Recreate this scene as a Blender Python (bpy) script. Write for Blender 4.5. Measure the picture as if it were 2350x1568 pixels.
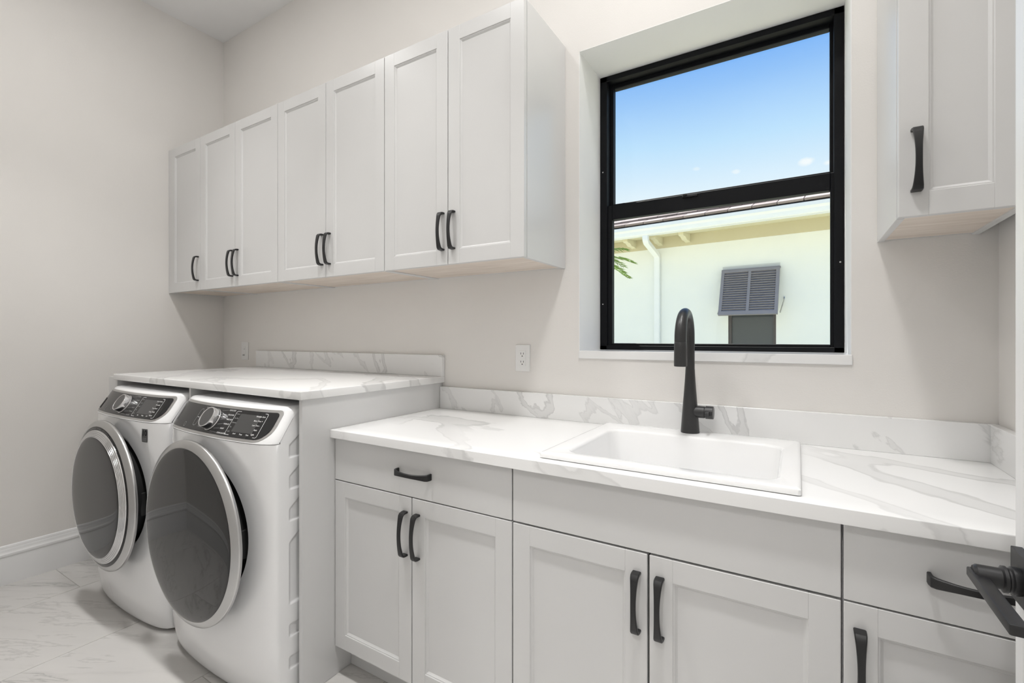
import bpy, bmesh, math, random
from math import sin, cos, pi, sqrt, radians, atan, atan2, exp
from mathutils import Vector, Matrix

random.seed(7)
for o in list(bpy.data.objects):
    bpy.data.objects.remove(o, do_unlink=True)
scene = bpy.context.scene
COL = scene.collection

# ------------------------------------------------------------------ camera
FPX = 1080.0
YAW = atan(657.0 / 1080.0)
cam_data = bpy.data.cameras.new('camera')
cam_data.sensor_width = 36.0
cam_data.sensor_fit = 'HORIZONTAL'
cam_data.lens = FPX / 2350.0 * 36.0
cam_data.shift_y = -8.5 / 2350.0
cam_data.clip_start = 0.01
cam_data.clip_end = 200.0
cam = bpy.data.objects.new('camera', cam_data)
COL.objects.link(cam)
cam.location = (0.0, 0.0, 1.251)
cam.rotation_euler = (pi / 2, 0.0, YAW)
scene.camera = cam

# ------------------------------------------------------------------ view
scene.view_settings.view_transform = 'Standard'
scene.view_settings.look = 'None'
scene.view_settings.gamma = 1.0
scene.view_settings.use_curve_mapping = False
scene.view_settings.exposure = 0.0

# ------------------------------------------------------------------ world sky
SKY_STRENGTH = 1.04
world = bpy.data.worlds.new('sky')
scene.world = world
world.use_nodes = True
wn, wl = world.node_tree.nodes, world.node_tree.links
wn.clear()
w_out = wn.new('ShaderNodeOutputWorld')
w_bg = wn.new('ShaderNodeBackground')
w_bg.inputs['Strength'].default_value = SKY_STRENGTH
w_tc = wn.new('ShaderNodeTexCoord')
w_sep = wn.new('ShaderNodeSeparateXYZ')
wl.new(w_tc.outputs['Generated'], w_sep.inputs[0])
w_ramp = wn.new('ShaderNodeValToRGB')
wl.new(w_sep.outputs['Z'], w_ramp.inputs[0])
cr = w_ramp.color_ramp
cr.elements[0].position = 0.0
cr.elements[0].color = (0.93, 0.97, 1.0, 1)
cr.elements[1].position = 1.0
cr.elements[1].color = (0.09, 0.27, 0.80, 1)
for p, c in ((0.26, (0.82, 0.925, 1.0, 1)), (0.36, (0.52, 0.765, 1.0, 1)), (0.50, (0.17, 0.43, 0.96, 1))):
    e = cr.elements.new(p); e.color = c
# a few small fair-weather clouds low in the sky
w_noise = wn.new('ShaderNodeTexNoise')
w_noise.inputs['Scale'].default_value = 42.0
w_noise.inputs['Detail'].default_value = 5.0
w_noise.inputs['Roughness'].default_value = 0.6
wl.new(w_tc.outputs['Generated'], w_noise.inputs['Vector'])
def sky_dir(u, v):
    a = (u - 1175) / FPX; b = -(v - 775.5) / FPX
    s, c = sin(YAW), cos(YAW)
    return Vector((-s + a * c, c + a * s, b)).normalized()
last = w_ramp.outputs['Color']
for (u, v, size, dens) in ((1850, 371, 0.021, 0.75), (1905, 372, 0.018, 0.75), (1688, 394, 0.013, 0.45), (1598, 388, 0.014, 0.35)):
    d = sky_dir(u, v)
    sub = wn.new('ShaderNodeVectorMath'); sub.operation = 'SUBTRACT'
    wl.new(w_tc.outputs['Generated'], sub.inputs[0]); sub.inputs[1].default_value = d
    sc_ = wn.new('ShaderNodeVectorMath'); sc_.operation = 'MULTIPLY'
    wl.new(sub.outputs[0], sc_.inputs[0]); sc_.inputs[1].default_value = (1, 1, 1.9)
    ln = wn.new('ShaderNodeVectorMath'); ln.operation = 'LENGTH'
    wl.new(sc_.outputs[0], ln.inputs[0])
    mr = wn.new('ShaderNodeMapRange')
    mr.inputs['From Min'].default_value = 0.0; mr.inputs['From Max'].default_value = size
    mr.inputs['To Min'].default_value = 1.0; mr.inputs['To Max'].default_value = 0.0
    wl.new(ln.outputs['Value'], mr.inputs['Value'])
    add = wn.new('ShaderNodeMath'); add.operation = 'ADD'
    wl.new(mr.outputs[0], add.inputs[0]); wl.new(w_noise.outputs['Fac'], add.inputs[1])
    m2 = wn.new('ShaderNodeMapRange')
    m2.inputs['From Min'].default_value = 0.85; m2.inputs['From Max'].default_value = 1.25
    m2.inputs['To Max'].default_value = dens
    wl.new(add.outputs[0], m2.inputs['Value'])
    gate = wn.new('ShaderNodeMath'); gate.operation = 'GREATER_THAN'; gate.inputs[1].default_value = 0.0
    wl.new(mr.outputs[0], gate.inputs[0])
    mul = wn.new('ShaderNodeMath'); mul.operation = 'MULTIPLY'
    wl.new(m2.outputs[0], mul.inputs[0]); wl.new(gate.outputs[0], mul.inputs[1])
    mx = wn.new('ShaderNodeMixRGB'); mx.inputs['Color2'].default_value = (1, 1, 1, 1)
    wl.new(mul.outputs[0], mx.inputs['Fac']); wl.new(last, mx.inputs['Color1'])
    last = mx.outputs[0]
wl.new(last, w_bg.inputs['Color'])
wl.new(w_bg.outputs[0], w_out.inputs[0])

# ------------------------------------------------------------------ sun (high, behind the neighbour's house)
SUN_ENERGY = 14.0
sun_d = bpy.data.lights.new('sun', 'SUN')
sun_d.energy = SUN_ENERGY
sun_d.angle = radians(0.6)
sun_d.color = (1.0, 0.97, 0.92)
sun = bpy.data.objects.new('sun', sun_d)
COL.objects.link(sun)
sun.location = (-6, 20, 30)
sun_from = Vector((-0.28, 0.16, 0.95))
sun.rotation_euler = sun_from.to_track_quat('Z', 'Y').to_euler()

# light levels of the inferred downlights and the added sink and hall fill lamps (used by their builders below)
DOWNLIGHT_W = 4.6
GLOW_W = 6.3
SINK_FILL_W = 5.2
HALL_FILL_W = 33.0
BEAM = radians(80)

# ------------------------------------------------------------------ materials
M = {}
def mat(name, color, rough=0.5, metallic=0.0, spec=0.5, coat=0.0, bump=0.0, bump_scale=200.0, coat_rough=0.05):
    m = bpy.data.materials.new(name); m.use_nodes = True
    nt = m.node_tree; b = nt.nodes['Principled BSDF']
    b.inputs['Base Color'].default_value = (*color, 1)
    b.inputs['Roughness'].default_value = rough
    b.inputs['Metallic'].default_value = metallic
    b.inputs['Specular IOR Level'].default_value = spec
    b.inputs['Coat Weight'].default_value = coat
    b.inputs['Coat Roughness'].default_value = coat_rough
    # faint tonal variation so that nothing is perfectly flat
    tc = nt.nodes.new('ShaderNodeTexCoord')
    nz = nt.nodes.new('ShaderNodeTexNoise'); nz.inputs['Scale'].default_value = 3.0; nz.inputs['Detail'].default_value = 2.0
    nt.links.new(tc.outputs['Object'], nz.inputs['Vector'])
    hs = nt.nodes.new('ShaderNodeMixRGB'); hs.blend_type = 'MULTIPLY'; hs.inputs['Fac'].default_value = 0.05
    hs.inputs['Color1'].default_value = (*color, 1)
    nt.links.new(nz.outputs['Fac'], hs.inputs['Color2'])
    nt.links.new(hs.outputs[0], b.inputs['Base Color'])
    if bump:
        n2 = nt.nodes.new('ShaderNodeTexNoise'); n2.inputs['Scale'].default_value = bump_scale; n2.inputs['Detail'].default_value = 3.0
        nt.links.new(tc.outputs['Object'], n2.inputs['Vector'])
        bp = nt.nodes.new('ShaderNodeBump'); bp.inputs['Strength'].default_value = bump; bp.inputs['Distance'].default_value = 0.002
        nt.links.new(n2.outputs['Fac'], bp.inputs['Height']); nt.links.new(bp.outputs[0], b.inputs['Normal'])
    M[name] = m
    return m

mat('wall_paint', (0.83, 0.808, 0.780), 0.85, spec=0.2, bump=0.15, bump_scale=260)
mat('reveal_paint', (0.93, 0.93, 0.925), 0.7, spec=0.3)
mat('ceiling_paint', (0.90, 0.90, 0.90), 0.9, spec=0.2, bump=0.1)
mat('trim_white', (0.87, 0.87, 0.87), 0.35)
mat('cabinet_paint', (0.700, 0.699, 0.696), 0.34, spec=0.5, coat=0.25, coat_rough=0.22)
mat('cabinet_gap_shade', (0.10, 0.10, 0.10), 0.9)  # near-black colour standing in for shade in the cabinet gaps
mat('black_metal', (0.012, 0.012, 0.013), 0.38, spec=0.5)
mat('window_black', (0.004, 0.0045, 0.006), 0.5, spec=0.18)
mat('faucet_black', (0.022, 0.022, 0.023), 0.34, spec=0.6)
mat('appliance_white', (0.93, 0.932, 0.938), 0.22, spec=0.5, coat=0.4)
mat('appliance_gap', (0.03, 0.03, 0.03), 0.7)
mat('chrome', (0.72, 0.72, 0.73), 0.12, metallic=1.0)
mat('satin_chrome', (0.58, 0.58, 0.58), 0.28, metallic=1.0)
mat('panel_dark', (0.018, 0.018, 0.019), 0.2, spec=0.35)
mat('knob_face', (0.06, 0.06, 0.06), 0.3, spec=0.5)
mat('door_glass_dark', (0.020, 0.020, 0.021), 0.04, spec=0.6)
mat('print_white', (0.75, 0.75, 0.75), 0.5)
mat('print_grey', (0.30, 0.30, 0.30), 0.5)
mat('badge_grey', (0.09, 0.09, 0.09), 0.35)
mat('sink_white', (0.90, 0.90, 0.90), 0.12, coat=0.3)
mat('plate_white', (0.86, 0.86, 0.85), 0.35)
mat('slot_dark', (0.06, 0.06, 0.06), 0.6)
mat('grout', (0.48, 0.46, 0.44), 0.9)
mat('stucco', (0.88, 0.90, 0.87), 0.9, spec=0.1, bump=0.6, bump_scale=40)
mat('eave_cream', (0.74, 0.70, 0.52), 0.8, spec=0.2)
mat('frieze_tan', (0.62, 0.57, 0.40), 0.85, spec=0.2)
mat('gutter_white', (0.85, 0.88, 0.90), 0.4)
mat('shutter_grey', (0.245, 0.235, 0.262), 0.6)
mat('lintel_grey', (0.66, 0.67, 0.655), 0.8)
mat('bronze_frame', (0.07, 0.06, 0.06), 0.5)
mat('far_glass', (0.05, 0.06, 0.065), 0.15)
mat('roof_felt', (0.10, 0.085, 0.08), 0.9)
mat('steel', (0.6, 0.6, 0.6), 0.35, metallic=1.0)
mat('palm_leaf', (0.16, 0.26, 0.05), 0.55)
mat('palm_trunk', (0.22, 0.17, 0.11), 0.9, bump=0.8, bump_scale=60)
mat('rubber', (0.02, 0.02, 0.02), 0.8)

def roof_tile_mat():
    m = mat('roof_tile', (0.46, 0.38, 0.35), 0.75, spec=0.2)
    nt = m.node_tree; b = nt.nodes['Principled BSDF']
    oi = nt.nodes.new('ShaderNodeObjectInfo')
    rp = nt.nodes.new('ShaderNodeValToRGB')
    rp.color_ramp.elements[0].color = (0.17, 0.135, 0.125, 1); rp.color_ramp.elements[1].color = (0.29, 0.24, 0.225, 1)
    nt.links.new(oi.outputs['Random'], rp.inputs[0]); nt.links.new(rp.outputs[0], b.inputs['Base Color'])
roof_tile_mat()

def grass_mat():
    m = mat('grass', (0.22, 0.26, 0.08), 0.95, spec=0.1)
    nt = m.node_tree; b = nt.nodes['Principled BSDF']
    tc = nt.nodes.new('ShaderNodeTexCoord')
    nz = nt.nodes.new('ShaderNodeTexNoise'); nz.inputs['Scale'].default_value = 6; nz.inputs['Detail'].default_value = 8
    rp = nt.nodes.new('ShaderNodeValToRGB')
    rp.color_ramp.elements[0].color = (0.30, 0.30, 0.19, 1); rp.color_ramp.elements[1].color = (0.52, 0.50, 0.38, 1)
    nt.links.new(tc.outputs['Object'], nz.inputs['Vector']); nt.links.new(nz.outputs['Fac'], rp.inputs[0])
    nt.links.new(rp.outputs[0], b.inputs['Base Color'])
grass_mat()

def wood_mat():
    m = mat('maple_ply', (0.75, 0.62, 0.50), 0.55)
    nt = m.node_tree; b = nt.nodes['Principled BSDF']
    tc = nt.nodes.new('ShaderNodeTexCoord'); mp = nt.nodes.new('ShaderNodeMapping')
    mp.inputs['Scale'].default_value = (1.2, 14, 8)
    nz = nt.nodes.new('ShaderNodeTexNoise'); nz.inputs['Scale'].default_value = 2.5; nz.inputs['Detail'].default_value = 6; nz.inputs['Distortion'].default_value = 0.8
    rp = nt.nodes.new('ShaderNodeValToRGB')
    rp.color_ramp.elements[0].position = 0.3; rp.color_ramp.elements[0].color = (0.64, 0.55, 0.47, 1)
    rp.color_ramp.elements[1].position = 0.7; rp.color_ramp.elements[1].color = (0.80, 0.72, 0.645, 1)
    nt.links.new(tc.outputs['Object'], mp.inputs[0]); nt.links.new(mp.outputs[0], nz.inputs['Vector'])
    nt.links.new(nz.outputs['Fac'], rp.inputs[0]); nt.links.new(rp.outputs[0], b.inputs['Base Color'])
wood_mat()

def quartz_mat(name, rot, offset, base=(0.865, 0.865, 0.865), scale=(1.9, 0.62, 1.0), lo=0.36):
    """white engineered stone: broad pale grey bands with thin darker edges"""
    m = mat(name, base, 0.16, spec=0.5)
    nt = m.node_tree; b = nt.nodes['Principled BSDF']; N = nt.nodes.new; L = nt.links.new
    tc = N('ShaderNodeTexCoord'); mp = N('ShaderNodeMapping')
    mp.inputs['Rotation'].default_value = rot; mp.inputs['Location'].default_value = offset
    mp.vector_type = 'TEXTURE'; mp.inputs['Scale'].default_value = scale
    L(tc.outputs['Object'], mp.inputs[0])
    nz = N('ShaderNodeTexNoise'); nz.inputs['Scale'].default_value = 1.0; nz.inputs['Detail'].default_value = 9.0
    nz.inputs['Roughness'].default_value = 0.47; nz.inputs['Distortion'].default_value = 0.35
    L(mp.outputs[0], nz.inputs['Vector'])
    rp = N('ShaderNodeValToRGB'); r = rp.color_ramp
    w = base[0]
    r.elements[0].position = 0.0; r.elements[0].color = (w, w, w, 1)
    r.elements[1].position = 1.0; r.elements[1].color = (w, w, w, 1)
    for p, c in ((0.395, w), (0.400, w * 0.66), (0.405, w * 0.885), (0.432, w * 0.86), (0.436, w * 0.62), (0.440, w),
                 (0.585, w), (0.589, w * 0.80), (0.593, w * 0.93), (0.612, w * 0.90), (0.616, w * 0.80), (0.620, w)):
        e = r.elements.new(p); e.color = (c, c, c * 0.995, 1)
    L(nz.outputs['Fac'], rp.inputs[0])
    # the bands fade in and out
    mk = N('ShaderNodeTexNoise'); mk.inputs['Scale'].default_value = 1.7; mk.inputs['Detail'].default_value = 1.0
    L(tc.outputs['Object'], mk.inputs['Vector'])
    mr = N('ShaderNodeMapRange'); mr.inputs['From Min'].default_value = lo; mr.inputs['From Max'].default_value = lo + 0.12
    L(mk.outputs['Fac'], mr.inputs['Value'])
    mx = N('ShaderNodeMixRGB'); mx.inputs['Color1'].default_value = (*base, 1)
    L(mr.outputs[0], mx.inputs['Fac']); L(rp.outputs[0], mx.inputs['Color2'])
    L(mx.outputs[0], b.inputs['Base Color'])
quartz_mat('quartz', (0, 0, radians(-32)), (0.3, 0.2, 0.0))
quartz_mat('quartz_wall', (0, radians(48), 0), (0.35, 0.2, 0.0), scale=(0.55, 1.0, 0.24), lo=0.30)
quartz_mat('quartz_edge', (0, 0, radians(30)), (2.3, 1.2, 0.4))

def tile_mat():
    m = mat('marble_tile', (0.70, 0.68, 0.655), 0.22, spec=0.5)
    nt = m.node_tree; b = nt.nodes['Principled BSDF']; N = nt.nodes.new; L = nt.links.new
    tc = N('ShaderNodeTexCoord'); oi = N('ShaderNodeObjectInfo')
    sc = N('ShaderNodeVectorMath'); sc.operation = 'SCALE'; sc.inputs[0].default_value = (7.0, 3.0, 5.0)
    L(oi.outputs['Random'], sc.inputs['Scale'])
    ad = N('ShaderNodeVectorMath'); L(tc.outputs['Object'], ad.inputs[0]); L(sc.outputs[0], ad.inputs[1])
    mp = N('ShaderNodeMapping'); mp.vector_type = 'TEXTURE'; mp.inputs['Rotation'].default_value = (0, 0, radians(27)); mp.inputs['Scale'].default_value = (0.95, 0.17, 1.0)
    L(ad.outputs[0], mp.inputs[0])
    nz = N('ShaderNodeTexNoise'); nz.inputs['Scale'].default_value = 1.0; nz.inputs['Detail'].default_value = 9; nz.inputs['Roughness'].default_value = 0.6
    nz.inputs['Distortion'].default_value = 0.25
    L(mp.outputs[0], nz.inputs['Vector'])
    rp = N('ShaderNodeValToRGB'); r = rp.color_ramp
    B = (0.635, 0.62, 0.60)
    def cc(k): return (B[0] * k, B[1] * k, B[2] * k, 1)
    r.elements[0].position = 0.0; r.elements[0].color = cc(0.96)
    r.elements[1].position = 1.0; r.elements[1].color = cc(1.06)
    for p, k in ((0.385, 0.97), (0.405, 0.70), (0.418, 0.92), (0.47, 1.0), (0.555, 1.02), (0.572, 0.84), (0.585, 1.02)):
        e = r.elements.new(p); e.color = cc(k)
    L(nz.outputs['Fac'], rp.inputs[0]); L(rp.outputs[0], b.inputs['Base Color'])
tile_mat()

def glass_mat(name, refl, tint):
    m = bpy.data.materials.new(name); m.use_nodes = True
    nt = m.node_tree; nt.nodes.clear(); N = nt.nodes.new; L = nt.links.new
    out = N('ShaderNodeOutputMaterial'); mx = N('ShaderNodeMixShader')
    tr = N('ShaderNodeBsdfTransparent'); tr.inputs[0].default_value = tint
    gl = N('ShaderNodeBsdfGlossy'); gl.inputs['Roughness'].default_value = 0.02
    fr = N('ShaderNodeFresnel'); fr.inputs[0].default_value = 1.45
    ml = N('ShaderNodeMath'); ml.operation = 'MULTIPLY'; ml.inputs[1].default_value = refl
    L(fr.outputs[0], ml.inputs[0]); L(ml.outputs[0], mx.inputs[0]); L(tr.outputs[0], mx.inputs[1]); L(gl.outputs[0], mx.inputs[2])
    L(mx.outputs[0], out.inputs[0]); M[name] = m
glass_mat('window_glass', 0.6, (0.97, 0.985, 0.98, 1))

def emit_mat(name, color, strength):
    m = bpy.data.materials.new(name); m.use_nodes = True
    b = m.node_tree.nodes['Principled BSDF']
    b.inputs['Base Color'].default_value = (0.9, 0.9, 0.9, 1)
    b.inputs['Emission Color'].default_value = (*color, 1)
    b.inputs['Emission Strength'].default_value = strength
    M[name] = m
emit_mat('lamp_lens', (1.0, 0.97, 0.93), 6.0)

# ------------------------------------------------------------------ object helpers
def wloc(o):
    v = Vector((0, 0, 0))
    while o is not None:
        v += o.location; o = o.parent
    return v

def obj(name, bm, material, parent=None, local=False, smooth=None, loc=None):
    """link a bmesh as one object; coordinates are world unless local=True"""
    me = bpy.data.meshes.new(name)
    if not local:
        org = wloc(parent) + (Vector(loc) if loc else Vector((0, 0, 0)))
        bmesh.ops.translate(bm, verts=bm.verts, vec=-org)
    bmesh.ops.recalc_face_normals(bm, faces=bm.faces)
    bm.to_mesh(me); bm.free()
    me.materials.append(M[material] if isinstance(material, str) else material)
    if smooth is not None:
        for p in me.polygons: p.use_smooth = True
        me.set_sharp_from_angle(angle=radians(smooth))
    o = bpy.data.objects.new(name, me); COL.objects.link(o)
    if parent is not None: o.parent = parent
    if loc is not None:
        o.location = Vector(loc) if local else Vector(loc)
    return o

def inst(name, mesh, parent, loc, rot=(0, 0, 0), scale=(1, 1, 1), local=False):
    o = bpy.data.objects.new(name, mesh); COL.objects.link(o)
    o.parent = parent
    o.location = Vector(loc) if local else Vector(loc) - wloc(parent)
    o.rotation_euler = rot; o.scale = scale
    return o

def empty(name, loc, rz=0.0):
    o = bpy.data.objects.new(name, None); COL.objects.link(o)
    o.location = loc; o.rotation_euler = (0, 0, rz); o.empty_display_size = 0.1
    return o

def tag(o, label=None, cat=None, group=None, kind=None):
    if label: o['label'] = label
    if cat: o['category'] = cat
    if group: o['group'] = group
    if kind: o['kind'] = kind
    return o

def box(bm, x0, x1, y0, y1, z0, z1, bevel=0.0, seg=2):
    ret = bmesh.ops.create_cube(bm, size=1.0)
    vs = ret['verts']
    for v in vs:
        v.co = Vector((x0 + (v.co.x + .5) * (x1 - x0), y0 + (v.co.y + .5) * (y1 - y0), z0 + (v.co.z + .5) * (z1 - z0)))
    if bevel:
        es = {e for v in vs for e in v.link_edges}
        bmesh.ops.bevel(bm, geom=list(es), offset=bevel, segments=seg, profile=0.5, affect='EDGES')
    return bm

def bx(*a, **k):
    return box(bmesh.new(), *a, **k)

def prism(bm, pts, axis, a0, a1):
    """extrude a closed 2D outline along an axis; pts are the other two coords in xyz order"""
    def mk(p, a):
        if axis == 'x': return (a, p[0], p[1])
        if axis == 'y': return (p[0], a, p[1])
        return (p[0], p[1], a)
    A = [bm.verts.new(mk(p, a0)) for p in pts]; B = [bm.verts.new(mk(p, a1)) for p in pts]
    n = len(pts)
    for i in range(n):
        bm.faces.new((A[i], A[(i + 1) % n], B[(i + 1) % n], B[i]))
    bm.faces.new(A[::-1]); bm.faces.new(B)
    return bm

def lathe(bm, prof, n=64, center=(0, 0, 0), axis='z', close=True):
    """prof: list of (radius, height); axis z -> height along z, axis y -> along y, axis x -> along x"""
    rings = []
    for r, h in prof:
        if r < 1e-6:
            p = {'z': (0, 0, h), 'y': (0, h, 0), 'x': (h, 0, 0)}[axis]
            rings.append([bm.verts.new(Vector(p) + Vector(center))]); continue
        ring = []
        for i in range(n):
            a = 2 * pi * i / n
            c, s = r * cos(a), r * sin(a)
            p = {'z': (c, s, h), 'y': (c, h, s), 'x': (h, c, s)}[axis]
            ring.append(bm.verts.new(Vector(p) + Vector(center)))
        rings.append(ring)
    for A, B in zip(rings, rings[1:]):
        if len(A) == 1 and len(B) == 1: continue
        for i in range(n):
            j = (i + 1) % n
            if len(A) == 1: bm.faces.new((A[0], B[j], B[i]))
            elif len(B) == 1: bm.faces.new((A[i], A[j], B[0]))
            else: bm.faces.new((A[i], A[j], B[j], B[i]))
    if close:
        for ring in (rings[0], rings[-1]):
            if len(ring) > 1: bm.faces.new(ring)
    return bm

def tube(bm, path, radii, n=20, cap=True):
    path = [Vector(p) for p in path]
    if not hasattr(radii, '__len__'): radii = [radii] * len(path)
    up = None; rings = []
    for i, p in enumerate(path):
        t = (path[min(i + 1, len(path) - 1)] - path[max(i - 1, 0)]).normalized()
        if up is None:
            up = Vector((1, 0, 0)) if abs(t.x) < .9 else Vector((0, 1, 0))
        a = (up - t * up.dot(t)).normalized(); b = t.cross(a); up = a
        rings.append([bm.verts.new(p + a * (radii[i] * cos(2 * pi * k / n)) + b * (radii[i] * sin(2 * pi * k / n))) for k in range(n)])
    for A, B in zip(rings, rings[1:]):
        for k in range(n):
            bm.faces.new((A[k], A[(k + 1) % n], B[(k + 1) % n], B[k]))
    if cap:
        bm.faces.new(rings[0][::-1]); bm.faces.new(rings[-1])
    return bm

def struct(name, bm, material, parent=None, **k):
    o = obj(name, bm, material, parent, **k)
    if parent is None: o['kind'] = 'structure'
    return o

# ------------------------------------------------------------------ room numbers (metres, camera at x=y=0)
XL, XR = -3.441, 0.462          # left and right walls
YB, YF = 1.767, 0.055           # window wall, door wall
ZC = 3.318                      # ceiling
WX0, WX1, WZ0, WZ1 = -0.757, 0.139, 1.199, 2.409   # window opening
WY = 1.995                      # inner face of the window frame
DX0, DX1, DZ1 = -0.56, 0.287, 2.44                 # doorway

# ------------------------------------------------------------------ structure
# floor: grout bed with separate tiles
fl = struct('floor', bx(XL - .12, 1.6, -2.4, YB + .1, -0.12, -0.002), 'grout')
tw, tl, gap = 0.598, 1.197, 0.0028
bm = bx(-tw / 2 + gap / 2, tw / 2 - gap / 2, -tl / 2 + gap / 2, tl / 2 - gap / 2, -0.008, 0.0, bevel=0.0008, seg=1)
tile_o = obj('tile', bm, 'marble_tile', fl, local=True)
first = True
ix = 0
x = -3.079 + tw / 2
cols = []
xx = x - tw
while xx < 1.8:
    cols.append(xx); xx += tw
for ci, cx in enumerate(cols):
    y = -2.4 + (0.0, 0.4, 0.8)[ci % 3] - .3
    while y < YB + .3:
        ya, yb_ = max(y, -2.4), min(y + tl, YB + .08)
        xa, xb_ = max(cx - tw / 2, XL - .1), min(cx + tw / 2, 1.6)
        if yb_ - ya > .02 and xb_ - xa > .02:
            if first: o = tile_o; first = False
            else: o = inst('tile', tile_o.data, fl, (0, 0, 0), local=True)
            o.location = ((xa + xb_) / 2, (ya + yb_) / 2, 0)
            o.scale = ((xb_ - xa) / tw, (yb_ - ya) / tl, 1)
        y += tl

struct('ceiling', bx(XL - .12, 1.6, -2.4, YB + .32, ZC, ZC + .15), 'ceiling_paint')
struct('wall_left', bx(XL - .12, XL, YF - .12, YB + .3, -.1, ZC), 'wall_paint')
struct('wall_right', bx(XR, XR + .12, YF, YB + .3, -.1, ZC), 'wall_paint')
# window wall with its opening
YO = YB + 0.30
wb = struct('wall_back', bx(XL, WX0, YB, YO, -.1, ZC), 'wall_paint')
bm = bmesh.new()
bm2 = bmesh.new()
me_b = wb.data
bm.from_mesh(me_b)
for a in ((WX1, XR, YB, YO, -.1, ZC), (WX0, WX1, YB, YO, WZ1, ZC), (WX0, WX1, YB, YO, -.1, 1.168)):
    box(bm, *a)
bm.to_mesh(me_b); bm.free(); bm2.free()
# painted plaster reveals (thin liners)
rv = struct('trim_1', bx(WX0, WX0 + .002, YB - .0005, WY + .01, WZ0, WZ1), 'reveal_paint')
obj('head_liner', bx(WX0, WX1, YB - .0005, WY + .01, WZ1 - .002, WZ1), 'reveal_paint', rv)
obj('side_liner', bx(WX1 - .002, WX1, YB - .0005, WY + .01, WZ0, WZ1), 'reveal_paint', rv)
struct('trim_2', bx(WX0, WX1 + .002, YB - .006, WY + .03, 1.168, WZ0, bevel=.002), 'quartz_edge')
# door wall behind the camera, with the doorway the camera stands in
wf = struct('wall_front', bx(XL, DX0, YF - .12, YF, -.1, ZC), 'wall_paint')
bm = bmesh.new(); bm.from_mesh(wf.data)
box(bm, DX1, 1.6, YF - .12, YF, -.1, ZC); box(bm, DX0, DX1, YF - .12, YF, DZ1, ZC)
bm.to_mesh(wf.data); bm.free()
# hall behind the doorway
struct('wall_hall_left', bx(-1.6, -1.5, -2.4, YF - .12, -.1, ZC), 'wall_paint')
struct('wall_hall_right', bx(1.5, 1.6, -2.4, YF - .12, -.1, ZC), 'wall_paint')
struct('wall_hall_back', bx(-1.6, 1.6, -2.5, -2.4, -.1, ZC), 'wall_paint')

# baseboards: flat plinth with moulded top
def base_profile(sgn, w):   # outline (depth, z)
    pts = [(0, 0), (.016, 0), (.016, .128), (.0145, .134), (.0145, .139), (.0175, .143), (.0185, .149), (.0175, .155),
           (.0135, .160), (.0115, .168), (.0105, .176), (.0085, .180), (.0085, .186), (.0055, .193), (0, .196)]
    return [(w + sgn * d, z) for d, z in pts]
struct('baseboard_left', prism(bmesh.new(), base_profile(1, XL), 'y', YF, YB), 'trim_white', smooth=25)
struct('baseboard_front', prism(bmesh.new(), base_profile(1, YF), 'x', XL + .02, DX0 - .09), 'trim_white', smooth=25)
# door casing on the room side of the doorway
struct('trim_3', bx(DX0 - .085, DX0 - .005, YF, YF + .012, 0.0, DZ1 + .08, bevel=.003), 'trim_white')

# ------------------------------------------------------------------ window (single hung, black)
win = empty('window_1', (WX0, WY, WZ0)); win['kind'] = 'structure'
FY0, FY1 = WY, WY + .085
bm = bmesh.new()
box(bm, WX0 + .003, WX0 + .034, FY0, FY1, WZ0, WZ1 - .003, bevel=.0015, seg=1)
box(bm, WX1 - .032, WX1 - .003, FY0, FY1, WZ0, WZ1 - .003, bevel=.0015, seg=1)
box(bm, WX0 + .003, WX1 - .003, FY0, FY1, WZ1 - .026, WZ1 - .003, bevel=.0015, seg=1)
box(bm, WX0 + .003, WX1 - .003, FY0, FY1, WZ0, WZ0 + .018, bevel=.0015, seg=1)
obj('frame', bm, 'window_black', win)
def sash(x0, x1, y0, y1, z0, z1, sl, sr, st, sb):
    bm = bmesh.new()
    box(bm, x0, x0 + sl, y0, y1, z0, z1, bevel=.002, seg=1)
    box(bm, x1 - sr, x1, y0, y1, z0, z1, bevel=.002, seg=1)
    box(bm, x0 + sl, x1 - sr, y0, y1, z1 - st, z1, bevel=.002, seg=1)
    box(bm, x0 + sl, x1 - sr, y0, y1, z0, z0 + sb, bevel=.002, seg=1)
    s = obj('sash', bm, 'window_black', win)
    ym = (y0 + y1) / 2
    obj('pane', bx(x0 + sl - .004, x1 - sr + .004, ym - .002, ym + .002, z0 + sb - .004, z1 - st + .004), 'window_glass', s)
    return s
# upper light sits further out, the lower sash in front of it
sash(WX0 + .030, WX1 - .026, WY + .046, WY + .078, 1.80, WZ1 - .020, .018, .016, .022, .050)
low = sash(WX0 + .024, WX1 - .020, WY + .010, WY + .042, WZ0 + .004, 1.835, .030, .022, .062, .024)
bm = bx(-.405, -.345, WY + .002, WY + .012, 1.822, 1.832, bevel=.002)
box(bm, -.40, -.385, WY - .008, WY + .006, 1.826, 1.834, bevel=.002)
obj('sash_lock', bm, 'black_metal', win)
for zz, xs in ((1.985, WX0 + .016), (1.40, WX0 + .016), (1.515, WX1 - .014)):
    obj('screw_cap', lathe(bmesh.new(), [(.003, -.0012), (.0025, -.0018), (0, -.002)], 10, (xs, WY, zz), 'y'), 'steel', win)

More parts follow.
